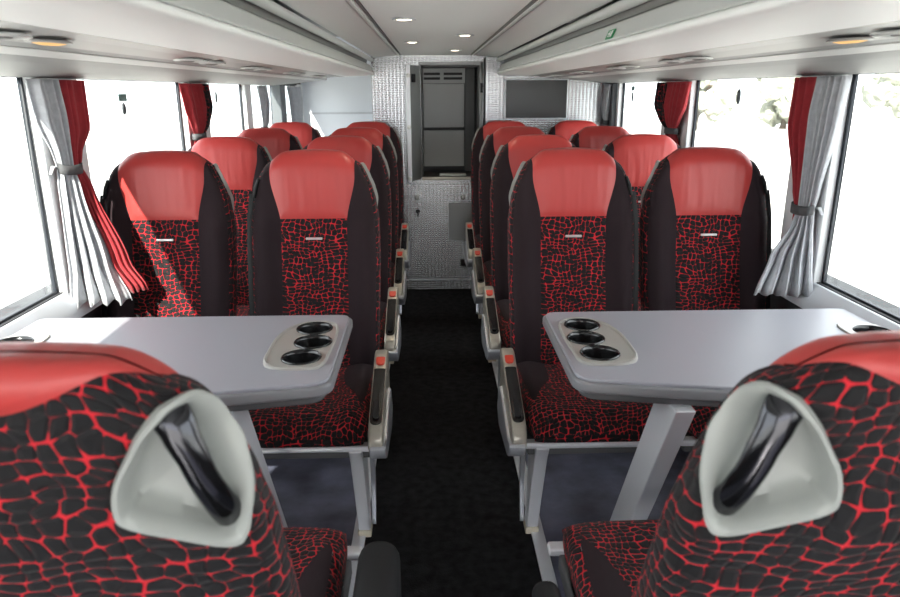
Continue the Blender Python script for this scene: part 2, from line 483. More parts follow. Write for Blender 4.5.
def make_seat(name, rec, hs, coarse=False):
    """a seat facing -y; hs = the side (+1 / -1 in x) that carries the grab handle and looks on the aisle"""
    root = bpy.data.objects.new(name, None); C.objects.link(root); root.empty_display_size = .05
    ns, nv = (120, 84)
    S = [PERIM * i / ns for i in range(ns + 1)]
    V = [.385 + (VTOP - .385) * i / (nv - 12) for i in range(nv - 12)] + [VTOP + (VMAX - VTOP) * i / 12 for i in range(13)]
    quads = [[(S[i], V[j]), (S[i + 1], V[j]), (S[i + 1], V[j + 1]), (S[i], V[j + 1])] for i in range(ns) for j in range(len(V) - 1)]
    X = lambda p: seatP(p[0], p[1], rec)[0]
    front, shell = clip(quads, lambda p: SEDGE - arcfront(p[0]))
    mid, bol = clip(front, lambda p: bx(p[1]) - abs(X(p)))
    head, pan = clip(mid, lambda p: p[1] - .952)
    sh_top, sh = clip(shell, lambda p: p[1] - zback(X(p)))
    hout = smooth_closed([((s if hs > 0 else PERIM - s), v) for s, v in H_OUT], 6)
    hc = (H_C[0] if hs > 0 else PERIM - H_C[0], H_C[1])
    inner = [(hc[0] + (p[0] - hc[0]) * .93, hc[1] + (p[1] - hc[1]) * .93) for p in hout]
    def puff(p, fld, amt, wd=.02):
        return amt * (1 - math.exp(-(abs(fld) / wd) ** 1.0))
    def pos_of(fn):
        def g(p):
            P = Vector(seatP(p[0], p[1], rec)); n = seatN(p[0], p[1], rec)
            return P + n * fn(p)
        return g
    def f_head(p):
        d = min(p[1] - .952, (bx(p[1]) - abs(X(p))) if arcfront(p[0]) < SEDGE else 1)
        if arcfront(p[0]) > SEDGE: d = min(d, p[1] - zback(X(p)))
        return (puff(p, max(0, d), .008) - .002) * (1 - sstep(VMAX - .035, VMAX, p[1]))
    def f_bol(p):
        d = min(abs(bx(p[1]) - abs(X(p))), abs(SEDGE - arcfront(p[0])), abs(p[1] - .952))
        return (puff(p, d, .005) - .002) * (1 - sstep(VMAX - .035, VMAX, p[1]))
    def f_pan(p):
        d = min(abs(bx(p[1]) - abs(X(p))), abs(.952 - p[1]))
        return puff(p, d, .005) - .002
    def f_sh(p):
        d = min(abs(SEDGE - arcfront(p[0])), abs(p[1] - zback(X(p))))
        o = (puff(p, d, .004) - .002) * (1 - sstep(VMAX - .035, VMAX, p[1]))
        if in_poly(p, inner): o -= .045
        return o
    uvf = lambda p: (p[0], p[1])
    patch('headrest_cover', head + sh_top, pos_of(f_head), M['leather'], root)
    patch('side_bolster', [q for q in bol if q[0][0] % PERIM < PERIM / 2], pos_of(f_bol), M['bolster'], root)
    patch('side_bolster', [q for q in bol if q[0][0] % PERIM >= PERIM / 2], pos_of(f_bol), M['bolster'], root)
    bp = patch('backrest_panel', pan, pos_of(f_pan), M['crocf'], root, uvf)
    # small metal tab sewn on the panel
    t = MB(); q = pos_of(f_pan)((0.0, .888)); t.box(-.027, .027, q.y - .004, q.y + .003, q.z - .0038, q.z + .0038)
    t.build('metal_tab', M['chip'], bp, bevel=.0015)
    bs = patch('backrest_shell', sh, pos_of(f_sh), M['croc'], root, uvf)
    # grab handle housing: raised rim, dished inside
    H = MB(); prof = [(1.0, -.003), (1.0, .005), (.965, .011), (.91, .011), (.865, .006), (.83, -.006), (.80, -.020), (.66, -.027), (.4, -.031), (0.02, -.033)]
    n = len(hout); vs = []
    for k, off in prof:
        for p in hout:
            q = (hc[0] + (p[0] - hc[0]) * k, hc[1] + (p[1] - hc[1]) * k)
            vs.append(Vector(seatP(q[0], q[1], rec)) + seatN(q[0], q[1], rec) * off)
    fs = [(i * n + j, i * n + (j + 1) % n, (i + 1) * n + (j + 1) % n, (i + 1) * n + j) for i in range(len(prof) - 1) for j in range(n)]
    fs.append(tuple((len(prof) - 1) * n + j for j in range(n)))
    H.add(vs, fs); hh = H.build('handle_housing', M['shell'], root, smooth=True)
    b0, b1 = [((s if hs > 0 else PERIM - s), v) for s, v in H_BAR]
    path = []; wid = []
    for i in range(15):
        t = i / 14
        q = (b0[0] + (b1[0] - b0[0]) * t + (-.010 if hs > 0 else .010) * math.sin(PI * t) * -1, b0[1] + (b1[1] - b0[1]) * t)
        off = -.016 + .024 * math.sin(PI * t) ** .7
        path.append(Vector(seatP(q[0], q[1], rec)) + seatN(q[0], q[1], rec) * off)
        wid.append(.0205 - .004 * t - .004 * math.sin(PI * t))
    nrm = seatN((b0[0] + b1[0]) / 2, (b0[1] + b1[1]) / 2, rec)
    MB().tube(path, wid, 14, True, .55, nrm).build('grab_bar', M['chrome_dark'], hh, smooth=True)
    # belt guide on the other shoulder with its strap running down the side
    so = (.30 if hs < 0 else PERIM - .30)
    g = MB(); path = []
    for v in (1.095, 1.06, 1.02):
        sg = .215 if hs < 0 else PERIM - .215
        path.append(Vector(seatP(sg, v, rec)) + seatN(sg, v, rec) * .003)
    g.tube(path, [.007, .010, .007], 8, True, .7); gd = g.build('belt_guide', M['black'], root, smooth=True)
    path = []
    for v in (1.03, .95, .85, .75, .62, .5):
        sg = .232 if hs < 0 else PERIM - .232
        path.append(Vector(seatP(sg, v, rec)) + seatN(sg, v, rec) * .006)
    MB().tube(path, .011, 8, True, .2, Vector((0, 1, 0))).build('belt_strap', M['black'], gd, smooth=True)
    # ---------------- cushion
    CN = 64; CY = 30
    ln = .49
    def cushP(u, y):
        """u = arc fraction round the section (0 at top centre, towards +x), y from 0 (back) to ln (nose)"""
        t = y / ln
        hw = .203 - .012 * sstep(.75, 1.0, t) ** 2
        zt = .462 + .012 * sstep(.3, .8, t) - .05 * max(0, (t - .82) / .18) ** 2.2
        zb = .385 + .02 * max(0, (t - .85) / .15) ** 2
        a = PI / 2 - 2 * PI * u
        ex = 4.2
        x = hw * spow(math.cos(a), 2 / ex); zz = (zt + zb) / 2 + (zt - zb) / 2 * spow(math.sin(a), 2 / ex)
        if math.sin(a) > 0: zz += .020 * math.exp(-((abs(x) / hw - .78) / .2) ** 2) * (1 - sstep(.6, 1., t)) + .004 * (1 - (x / hw) ** 2)
        return x, .05 - y, zz
    # arc reparametrisation
    tab = []; acc = 0; prev = None
    for i in range(2001):
        u = i / 2000; p = cushP(u, ln * .5)
        if prev: acc += math.hypot(p[0] - prev[0], p[2] - prev[2])
        tab.append((acc, u)); prev = p
    per = acc
    def u_of(s):
        s = max(0, min(per, s)); lo, hi = 0, 2000
        while hi - lo > 1:
            m = (lo + hi) // 2
            if tab[m][0] <= s: lo = m
            else: hi = m
        f = (s - tab[lo][0]) / max(1e-9, tab[hi][0] - tab[lo][0]); return tab[lo][1] + f * (tab[hi][1] - tab[lo][1])
    S2 = [per * i / CN for i in range(CN + 1)]; Y2 = [ln * (1 - (1 - i / CY) ** 1.35) for i in range(CY + 1)]
    quads = [[(S2[i], Y2[j]), (S2[i], Y2[j + 1]), (S2[i + 1], Y2[j + 1]), (S2[i + 1], Y2[j])] for i in range(CN) for j in range(CY)]
    af = lambda s: min(s, per - s)
    def cpos(o):
        return lambda p: Vector(cushP(u_of(p[0]), p[1])) + Vector((0, 0, o))
    def fb(p):        # dark wedge on top of each side, narrowing to the nose
        t = p[1] / ln
        return min(af(p[0]) - (.098 + .10 * sstep(.25, .98, t) ), (.196 - .012 * t) - af(p[0]))
    wedge, rest = clip(quads, fb)
    cu = patch('seat_cushion', rest, cpos(0), M['crocf'], root, uvf)
    # nose closing
    nose = [cushP(u_of(s), ln) for s in S2[:-1]]
    link_mesh('cushion_front', nose, [tuple(range(len(nose)))], M['croc'], cu, False, [(p[0], p[2]) for p in nose])
    patch('cushion_bolster', [q for q in wedge if q[0][0] < per / 2], cpos(.0015), M['bolster'], root)
    patch('cushion_bolster', [q for q in wedge if q[0][0] >= per / 2], cpos(.0015), M['bolster'], root)
    # ---------------- pan, front bar, leg, arm console
    MB().box(-.205, .205, -.40, .06, .345, .385).build('seat_pan', M['tunder'], root, bevel=.006)
    MB().box(-.2265, .2265, -.428, -.396, .378, .398).build('front_bar', M['alu'], root, bevel=.006)
    lg = MB(); xs = hs * .165
    prof = [(-.435, .385), (-.30, .385), (-.285, .33), (-.26, .16), (-.245, .05), (-.235, .02), (-.285, .02), (-.330, .15), (-.40, .325)]
    lg.prism(rounded(prof, .015, 4), xs - .019, xs + .019, 'x')
    l = lg.build('leg', M['alu'], root, bevel=.004)
    # rear curved brace, set a little towards the aisle
    br = MB(); pts = [(-.33, .385), (-.24, .385), (-.20, .28), (-.20, .16), (-.235, .02), (-.25, .02), (-.222, .16), (-.235, .27)]
    br.prism(rounded(pts, .02, 4), xs + hs * .020, xs + hs * .034, 'x'); br.build('brace', M['silver'], l, bevel=.003)
    MB().box(xs - .021, xs + .021, -.292, -.228, .0, .028).build('foot_block', M['creambase'], l, bevel=.004)
    ax = hs * (.2275 if hs > 0 else .2400); DZ = -.018
    ar = MB(); pr = [(-.13, .595), (-.165, .598), (-.46, .500), (-.495, .47), (-.49, .43), (-.45, .405), (-.20, .385), (-.125, .42)]
    pr = [(a_, b_ + DZ) for a_, b_ in pr]
    ar.prism(rounded(pr, [.01, .02, .03, .03, .03, .03, .03, .03], 5), ax - .0205, ax + .0205, 'x')
    arm = ar.build('arm_console', M['champ'], root, bevel=.007)
    lo = MB(); pr = [(-.20, .50), (-.44, .44), (-.505, .452), (-.498, .42), (-.45, .388), (-.21, .362), (-.14, .40)]
    pr = [(a_, b_ + DZ) for a_, b_ in pr]
    lo.prism(rounded(pr, .02, 4), ax + hs * .006 - .023, ax + hs * .006 + .023, 'x'); lo.build('console_shell', M['silver'], arm, bevel=.008)
    d = Vector((0, -.305, -.101)).normalized(); nn = Vector((0, -d.z, d.y)) * -1
    if nn.z < 0: nn = -nn
    def onarm(t, x, h): return Vector((ax + x, -.165, .598 + DZ)) + d * (t * .321) + nn * h
    def slab(t0, t1, hwx, h0, h1, rr=.006):
        m = MB(); out = rounded([(t0, -hwx), (t1, -hwx), (t1, hwx), (t0, hwx)], [.01, .05, .05, .01], 4)
        k = len(out)
        m.add([onarm(t, x, h0) for t, x in out] + [onarm(t, x, h1) for t, x in out],
              [tuple(range(k)), tuple(range(k, 2 * k))[::-1]] + [(i, (i + 1) % k, k + (i + 1) % k, k + i) for i in range(k)])
        return m
    slab(.09, .20, .0135, -.004, .006).build('recline_button', M['button'], arm, bevel=.002)
    ins = slab(.25, .97, .0165, -.004, .0025).build('console_inlay', M['blackgloss'], arm, bevel=.001)
    slab(.70, .93, .0100, .001, .008).build('lever', M['chrome_dark'], ins, bevel=.003)
    return root

AISLE_ONLY = ('leg', 'arm_console')
seat_protos = {}; near_seats = {}
def place_seat(kind, rec, hs, x, y, rz, aisle, label, group):
    key = (kind, hs)
    if key not in seat_protos:
        o = seat_protos[key] = make_seat('coach_seat', rec, hs)
        assert aisle
    else:
        o = copy_tree(seat_protos[key], None, () if aisle else AISLE_ONLY)
    if not aisle:
        MB().box(-.03, .03, -.30, -.05, .0, .346).box(-.05, .05, -.34, -.02, 0, .015).build('pedestal', M['black'], o, bevel=.004)
    o.name = 'coach_seat'
    o.location = (x, y, 0); o.rotation_euler = (0, 0, rz)
    tag(o, label, 'seat', group)
    return o
def near_arm(o, hs, box):
    for ch in list(o.children):
        if ch.name.split('.')[0] == 'arm_console':
            for g in list(ch.children):
                for h in list(g.children): bpy.data.objects.remove(h)
                bpy.data.objects.remove(g)
            bpy.data.objects.remove(ch)
    x0, x1, y0, y1, z0, z1 = box
    MB().box(x0, x1, y0, y1, z0, z1).build('armrest', M['black'], o, bevel=min(x1 - x0, .1) * .45).modifiers['bevel'].segments = 6

ROWN = ['first row facing the {s} table', 'second row behind the {s} table', 'third row behind the {s} table', 'last row at the {b}']
Y0, PITCHROW, NEARY = 2.20, .73, .90
for i in range(4):
    for side, sx in (('left', -1), ('right', 1)):
        rn = ROWN[i].format(s=side, b='left stairwell opening' if sx < 0 else 'right under the wall screen')
        rn = rn.replace('at the right under', 'under')
        for aisle, xx in ((True, .43), (False, .885)):
            where = 'aisle' if aisle else 'window'
            if sx < 0 and not aisle: xx = .917
            place_seat('row', 11, -sx, sx * xx, Y0 + PITCHROW * i, 0, aisle,
                       f'red and black coach {where} seat on the {side}, {rn}', 'coach seats facing the tables')
for side, sx in (('left', -1), ('right', 1)):
    for aisle, xx in ((True, .43), (False, .885)):
        where = 'aisle' if aisle else 'window'
        ns_ = place_seat('near', 21, sx, sx * xx, NEARY, PI, aisle,
                   (f'near {side} aisle seat seen from behind, grey grab handle on its black and red back' if aisle else
                    f'near {side} window seat seen from behind, outermost seat before the {side} table'), 'coach seats seen from behind')
        if aisle:
            near_seats[side] = ns_
near_arm(near_seats['left'], -1, (-.318, -.236, -.30, .10, .28, .515))
near_arm(near_seats['right'], 1, (.236, .290, -.24, .10, .30, .455))

# ------------------------------------------------------------------ tables
def make_table(side, sx):
    t = thing('folding_table', f'grey {side} side table with cup holders and a slanting metal leg', 'table', (sx * .49, 1.6, 0), 0, 'tables between the facing seats')
    def m(p): return (sx * p[0] - sx * .49, p[1] - 1.6)
    base = [(.265, 1.882), (1.138, 1.882), (1.138, 1.235), (.56, 1.335), (.263, 1.393)]
    rad = [.035, .02, .02, .25, .045]
    out = rounded([m(p) for p in base], rad)
    cups = [(.352, 1.745), (.340, 1.642), (.351, 1.538)]
    dish = [(1.083, 1.66)]
    holes = [circle(*m(c), .0425) for c in cups] + [circle(*m(c), .0425) for c in dish]
    cen = m((.70, 1.6))
    inn = [(cen[0] + (p[0] - cen[0]) * .982, cen[1] + (p[1] - cen[1]) * .972) for p in out]
    top = plate('table_top', inn, holes, .746, .755, M['table'], t, .003)
    plate('table_edge', out, holes, .722, .7475, M['tedge'], t, .006)
    o2 = [(cen[0] + (p[0] - cen[0]) * .955, cen[1] + (p[1] - cen[1]) * .93) for p in out]
    h2 = [circle(*m(c), .041) for c in cups + dish]
    plate('under_tray', o2, h2, .700, .7225, M['tunder'], t, .006)
    ol = smooth_closed([m(p) for p in [(.432, 1.515), (.437, 1.566), (.436, 1.68), (.408, 1.768), (.350, 1.803), (.300, 1.775), (.288, 1.695), (.290, 1.57), (.300, 1.485), (.36, 1.470), (.412, 1.483)]], 6)
    c0 = m((.357, 1.64))
    sc = lambda k: [(c0[0] + (p[0] - c0[0]) * k, c0[1] + (p[1] - c0[1]) * k) for p in ol]
    tr = plate('cup_tray', ol, [circle(*m(c), .0425) for c in cups], .752, .758, M['tray'], t, .0025)
    # raised lip round the tray
    lip = MB(); n = len(ol); vs = []
    for k, h in ((1.03, .753), (1.02, .760), (.985, .7625), (.95, .760), (.93, .756)):
        vs += [(p[0], p[1], h) for p in sc(k)]
    lip.add(vs, [(i * n + j, i * n + (j + 1) % n, (i + 1) * n + (j + 1) % n, (i + 1) * n + j) for i in range(4) for j in range(n)])
    lip.build('tray_lip', M['tray'], tr, smooth=True)
    od = smooth_closed([m(p) for p in [(1.025, 1.60), (1.015, 1.66), (1.025, 1.725), (1.075, 1.75), (1.12, 1.725), (1.13, 1.66), (1.12, 1.60), (1.075, 1.575)]], 5)
    tr2 = plate('cup_tray', od, [circle(*m(dish[0]), .0425)], .752, .760, M['tray'], t, .0025)
    for c, tt in [(c, tr) for c in cups] + [(dish[0], tr2)]:
        q = m(c)
        cup = MB().lathe([(.0475, .7575), (.0475, .7605), (.0455, .7625), (.0425, .7605), (.0405, .754), (.0375, .700), (.034, .694), (.0, .694)], (q[0], q[1], 0), 32, lid=False)
        cup.build('cup_holder', M['cupblack'], tt, smooth=True)
    # slanting leg
    a = m((.4905, 1.395)); b = m((.4905, 1.79))
    lg = MB(); w, dy = .0225, .06
    vs = []
    for (p, z) in ((a, .702), (b, .0)):
        for dx, yy in ((-w, -dy), (w, -dy), (w, dy), (-w, dy)): vs.append((p[0] + dx, p[1] + yy, z))
    lg.add(vs, [(0, 1, 2, 3), (7, 6, 5, 4), (0, 4, 5, 1), (1, 5, 6, 2), (2, 6, 7, 3), (3, 7, 4, 0)])
    lg.build('table_leg', M['alu'], t, bevel=.004)
    return t
make_table('left', -1); make_table('right', 1)

# ------------------------------------------------------------------ shell of the coach
YB, YF = 4.78, -2.6
XW = 1.16
struct(MB().box(-1.25, 1.25, YF, 6.5, -.06, 0.).build('floor', M['vinyl']))
struct(MB().box(-.262, .262, YF, YB, .0, .006).build('floor_aisle_carpet', M['carpet']))
for nm, s in (('trim_left', -1), ('trim_right', 1)):
    struct(MB().box(min(s * .262, s * .302), max(s * .262, s * .302), YF, YB, 0, .012).build(nm, M['alu'], bevel=.002))
# side walls: lower panel, header above the windows, posts between them
WIN = {'left': [(-1.7, .25), (.50, 2.07), (2.33, 3.33), (3.66, 4.42), (4.56, 5.27), (5.62, 6.2)],
       'right': [(-1.7, .25), (.50, 2.08), (2.32, 3.30), (3.68, 4.56)]}
ZB, ZT = .775, 1.40
wn = 0
for side, s in (('left', -1), ('right', 1)):
    yend = 6.5 if side == 'left' else YB + .3
    w = MB()
    def bxs(m, xa, xb, *r): m.box(min(s * xa, s * xb), max(s * xa, s * xb), *r)
    bxs(w, XW, 1.25, YF, yend, -.06, ZB); bxs(w, XW, 1.186, YF, yend, ZT, 1.80)
    struct(w.build('wall_' + side, M['wallp']))
    p = MB(); edges = [YF] + [e for ab in WIN[side] for e in ab] + [yend]
    for k in range(0, len(edges), 2):
        bxs(p, XW - .012, 1.186, edges[k], edges[k + 1], ZB - .01, ZT + .01)
    struct(p.build('trim_window_posts_' + side, M['post'], bevel=.004))
    sl = MB(); sl.prism([(s * 1.105, .70), (s * 1.16, .70), (s * 1.186, ZB - .005), (s * 1.150, ZB - .002), (s * 1.118, .735)], YF, yend if side == 'right' else 6.4, 'y')
    struct(sl.build('trim_sill_' + side, M['sill'], bevel=.003))
    for (y0, y1) in WIN[side]:
        wn += 1
        g = MB(); bxs(g, 1.178, 1.181, y0 + .004, y1 - .004, ZB, ZT)
        go = struct(g.build(f'window_{wn}', M['glass']))
        f = MB(); r = .011
        for rr in ((y0, y0 + r, ZB, ZT), (y1 - r, y1, ZB, ZT), (y0 + r, y1 - r, ZB, ZB + r * .6), (y0 + r, y1 - r, ZT - r * .6, ZT)):
            bxs(f, 1.172, 1.1855, *rr)
        f.build('gasket', M['gasket'], go, bevel=.003)
# dark posts by the rear door on the left and in the right rear corner
struct(MB().box(-1.17, -1.10, 5.22, 5.40, .70, 1.42).build('trim_dark_post_left', M['darkpost'], bevel=.006))
struct(MB().box(1.12, 1.16, 4.60, YB, .70, 1.40).build('trim_dark_post_right', M['darkpost'], bevel=.006))
struct(MB().box(-1.25, 1.25, YF, 6.5, 1.80, 1.86).build('roof_slab', M['roof']))
# ceiling: flat centre, ribbed slots, raking side panels
cl = MB().box(-.220, .220, YF, 6.5, 1.573, 1.60)
struct(cl.build('ceiling', M['ceil'], bevel=.003))
cs = MB()
for s in (-1, 1): cs.prism([(s * .236, 1.573), (s * .40, 1.562), (s * .40, 1.585), (s * .236, 1.60)], YF, 6.5)
struct(cs.build('ceiling_side_panels', M['ceil']))
sb = MB()
for s in (-1, 1): sb.prism([(s * .220, 1.580), (s * .236, 1.580), (s * .236, 1.60), (s * .220, 1.60)], YF, 6.5)
struct(sb.build('ceiling_slots', M['slot']))
ct = MB()
for k in range(220):
    y = -.2 + .0225 * k; ct.box(.2215, .2345, y, y + .007, 1.5735, 1.581)
ct.box(-.2310, -.2245, YF, 4.75, 1.574, 1.581)
struct(ct.build('ceiling_slot_ribs', M['rackgrey']))
for s, nm in ((-1, 'left'), (1, 'right')):
    a = MB(); a.prism([(s * .240, 1.5728), (s * .252, 1.572), (s * .251, 1.5695), (s * .246, 1.5685), (s * .241, 1.5695)], YF, 4.7)
    struct(a.build('trim_ceiling_' + nm, M['greyp'], bevel=.002))

# ------------------------------------------------------------------ luggage racks
def rack(side, s):
    yend = 4.70 if s > 0 else 4.66
    t = thing('luggage_rack', f'long white overhead luggage rack along the {side} windows', 'luggage rack', (s * .7, 0, 1.44), 0, 'overhead luggage racks')
    def P(l): return [(s * (x - .7), z - 1.44) for x, z in l]
    # body behind everything
    MB().prism(P([(.425, 1.555), (.435, 1.522), (.43, 1.515), (.43, 1.475), (.58, 1.452), (1.15, 1.415), (1.15, 1.56), (.45, 1.58)]), YF, yend - .02).build('rack_body', M['rackgrey'], t)
    MB().tube([(s * (.404 - .7), y, 1.541 - 1.44) for y in (YF, yend)], .0125, 14).build('rack_rail', M['greyp'], t, smooth=True)
    MB().prism(P(rounded([(.416, 1.514), (.398, 1.471), (.43, 1.468), (.45, 1.514)], .006, 3)), YF, yend).build('rack_edge', M['greyp'], t, bevel=.003)
    pts = rounded([(.400, 1.470), (.388, 1.464), (.389, 1.452), (.43, 1.446), (.577, 1.4405), (.58, 1.455), (.43, 1.474)], [.004, .008, .010, .02, .002, .002, .01], 4)
    # rounded end
    rp = MB(); n = len(pts); vs = []
    ys = [YF] + [yend - .04 + .04 * math.sin(PI / 2 * k / 6) for k in range(7)]
    for k, y in enumerate(ys):
        q = 0 if k == 0 else (k - 1) / 6
        sh = .035 * (1 - math.cos(PI / 2 * q))
        vs += [(s * (max(x, .388) + sh * max(0, (.45 - x) / .06) * .6 - .7), y, z - 1.44 + sh * .15) for x, z in pts]
    rp.add(vs, [(i * n + j, i * n + (j + 1) % n, (i + 1) * n + (j + 1) % n, (i + 1) * n + j) for i in range(len(ys) - 1) for j in range(n)] +
           [tuple(range(n))[::-1], tuple((len(ys) - 1) * n + j for j in range(n))])
    o = rp.build('rack_front_panel', M['white'], t)
    ss = MB().prism(P([(.577, 1.4405), (.64, 1.4400), (.71, 1.4335), (.712, 1.45), (.577, 1.452)]), YF, yend).build('service_strip', M['service'], t)
    MB().prism(P([(.709, 1.436), (.772, 1.4315), (.772, 1.446), (.709, 1.446)]), YF, yend).build('groove', M['groove'], t)
    ye2 = yend if s > 0 else 5.2
    MB().prism(P([(.766, 1.4300), (.800, 1.4275), (.842, 1.4245), (.842, 1.45), (.766, 1.447)]), YF, ye2).build('upper_fascia', M['soffit'], t)
    MB().prism(P([(.842, 1.4243), (.90, 1.416), (1.00, 1.406), (1.148, 1.394), (1.148, 1.43), (.842, 1.448)]), YF, ye2).build('window_fascia', M['soffit_shaded'], t)
    # service units: pairs of air nozzles with reading lamps
    def ring(y, x=.66, r=.046, dark=True):
        u = MB().lathe([(r, .000), (r, -.003), (r * .86, -.005), (r * .76, -.002), (r * .72, .002)], (s * (x - .7), y, -.0045), 28, 'z', .72, 1.0)
        un = u.build('air_nozzle', M['greyp'], ss, smooth=True)
        return un
    def nozzle(y, x=.66, r=.046):
        un = ring(y, x, r)
        MB().lathe([(r * .70, 0), (r * .5, .0005), (0, .001)], (s * (x - .7), y, -.006), 24, 'z', .72, 1.0).build('nozzle_core', M['black'], ss, smooth=True)
        MB().lathe([(r * .34, 0.), (r * .36, -.004), (r * .2, -.006), (0, -.006)], (s * (x - .7), y - .012, -.006), 20).build('nozzle_knob', M['groove'], ss, smooth=True)
    def lamp(y, x=.665):
        MB().lathe([(.045, 0), (.045, -.0025), (.034, -.004), (.031, -.001)], (s * (x - .7), y, -.005), 28, 'z', .62, 1.2).build('lamp_bezel', M['service'], ss, smooth=True)
        MB().lathe([(.0335, 0), (.032, -.0035), (.02, -.0055), (0, -.006)], (s * (x - .7), y, -.0055), 24, 'z', .62, 1.2).build('reading_lamp', M['warm'], ss, smooth=True)
    for y in (.45, 1.10): nozzle(y)
    for y in (.58, 1.235): lamp(y)
    for y in (1.95, 2.16, 2.62, 2.80, 3.36, 3.54, 4.10, 4.28):
        nozzle(y, .672, .05)
    for y in (2.05, 2.71, 3.45, 4.19):
        MB().box(s * (.665 - .7) - .02, s * (.665 - .7) + .02, y - .03, y + .03, -.009, -.002).build('call_panel', M['greyp'], ss, bevel=.004)
    if s > 0:
        sg = MB(); sg.add(P2 := [(s * (.4075 - .7) , 1.78, .0540), (s * (.4075 - .7), 1.845, .0540), (s * (.3985 - .7), 1.845, .0335), (s * (.3985 - .7), 1.78, .0335)] , [(0, 1, 2, 3)])
        vs = [Vector(p) for p in P2]; nrm = Vector((-.9, 0, .4)).normalized()
        sg = MB(); sg.add([v + nrm * .002 for v in vs] + [v + nrm * .0045 for v in vs], [(0, 1, 2, 3), (7, 6, 5, 4), (0, 4, 5, 1), (1, 5, 6, 2), (2, 6, 7, 3), (3, 7, 4, 0)])
        e = sg.build('exit_sign', M['green'], t); e['label'] = 'small green exit sign'
        fg = MB()
        def q(a, b): return vs[0] + (vs[1] - vs[0]) * a + (vs[3] - vs[0]) * b + nrm * .0052
        for a0, a1, b0, b1 in ((.15, .38, .15, .85), (.52, .66, .15, .32), (.46, .72, .36, .56), (.44, .54, .56, .86), (.64, .74, .56, .80), (.72, .86, .38, .48)):
            fg.add([q(a0, b0), q(a1, b0), q(a1, b1), q(a0, b1)], [(0, 1, 2, 3)])
        fg.build('pictogram', M['signwhite'], e)
    return t
rack('left', -1); rack('right', 1)

# ceiling downlights
for k, (x, y) in enumerate([(-.122, 2.385), (.105, 3.06), (-.122, 3.48), (.103, 4.17)]):
    lab = ['nearest round warm ceiling downlight, left of the centre', 'warm ceiling downlight right of the centre, second from the camera',
           'warm ceiling downlight left of the centre, third from the camera', 'farthest warm ceiling downlight, close to the rear bulkhead'][k]
    t = thing('ceiling_downlight', lab, 'ceiling light', (x, y, 1.573), 0, 'ceiling downlights')
    MB().lathe([(.038, 0), (.038, -.003), (.031, -.004), (.028, -.001)], n=28).build('rim', M['silver'], t, smooth=True)
    MB().lathe([(.0285, -.001), (.015, -.0035), (0, -.004)], n=24).build('lens', M['spot'], t, smooth=True)

# ------------------------------------------------------------------ rear bulkhead
OX0, OX1, OZ0, OZ1 = -.100, .285, .785, 1.513
wb = MB()
wb.box(-.418, OX0, YB, YB + .04, 0, 1.60).box(OX1, 1.16, YB, YB + .04, 0, 1.60).box(OX0, OX1, YB, YB + .04, 0, OZ0).box(OX0, OX1, YB, YB + .04, OZ1, 1.60)
struct(wb.build('wall_back', M['plate']))
struct(MB().box(-.418, -.378, YB + .041, 6.5, 0, 1.60).build('wall_stairwell', M['post']))
struct(MB().box(-1.25, -.378, 6.4, 6.5, 0, 1.8).build('wall_stairwell_end', M['bluegrey']))
struct(MB().box(-1.10, -.42, 6.385, 6.399, 1.16, 1.175).box(-1.10, -.42, 6.385, 6.399, .9, .91).build('trim_stairwell', M['sill']))
struct(MB().box(-.40, 1.16, YB + .4, YB + .44, 0, 1.8).build('wall_engine_bay', M['cabin']))
struct(MB().box(-.418, 1.16, YB - .006, YB - .0005, .075, .082).build('baseboard_back', M['alu']))
# open cabinet
cab = thing('open_cabinet', 'dark open equipment cabinet recessed in the metal rear bulkhead', 'cabinet', (.1, YB, OZ0))
def cb(m, x0, x1, y0, y1, z0, z1): return m.box(x0 - .1, x1 - .1, y0, y1, z0 - OZ0, z1 - OZ0)
b = MB()
cb(b, OX0, OX0 + .012, .002, .30, OZ0, OZ1); cb(b, OX1 - .012, OX1, .002, .30, OZ0, OZ1); cb(b, OX0, OX1, .30, .312, OZ0, OZ1)
cb(b, OX0, OX1, .002, .30, OZ1 - .012, OZ1); cb(b, OX0, OX1, .002, .30, OZ0, OZ0 + .012)
b.build('cabinet_body', M['cabin'], cab)
for z0, z1 in ((1.11, 1.40), (.845, 1.09)):
    cb(MB(), OX0 + .014, .195, .20, .215, z0, z1).build('inner_panel', M['cabpanel'], cab, bevel=.003)
v = MB()
for z in (1.425, 1.455):
    for x0, x1 in ((OX0 + .02, .03), (.055, .18)): cb(v, x0, x1, .19, .20, z, z + .014)
cb(v, OX0 + .014, .2, .20, .21, 1.40, 1.50)
v2 = MB()
for z in (1.425, 1.455):
    for x0, x1 in ((OX0 + .02, .03), (.055, .18)): cb(v2, x0, x1, .185, .199, z, z + .016)
cb(MB(), OX0 + .014, .2, .20, .21, 1.402, 1.499).build('vent_panel', M['cabpanel'], cab)
v2.build('vent_slot', M['slot'], cab)
cb(MB(), .20, .265, .18, .215, .81, 1.50).build('side_column', M['cabin'], cab, bevel=.003)
cb(MB(), OX0, OX1, -.016, .0, OZ0 - .012, OZ0 + .010).build('cabinet_sill', M['champ'], cab, bevel=.003)
cb(MB(), .02, .2, .02, .10, OZ0 + .012, OZ0 + .024).build('sill_reflection', M['signwhite'], cab, bevel=.003)  # white slab standing in for a pale reflection above the cabinet sill
fr = MB()
cb(fr, OX1, OX1 + .022, -.012, 0, OZ0 - .012, OZ1 + .02); cb(fr, OX0 - .01, OX1 + .022, -.012, 0, OZ1, OZ1 + .02)
fr.build('door_frame', M['dooredge'], cab, bevel=.003)
cb(MB(), OX1 + .026, OX1 + .040, -.010, -.0005, .10, 1.56).build('seam', M['slot'], cab)
cb(MB(), OX1 + .005, OX1 + .022, -.02, -.012, 1.34, 1.40).build('latch_plate', M['black'], cab)
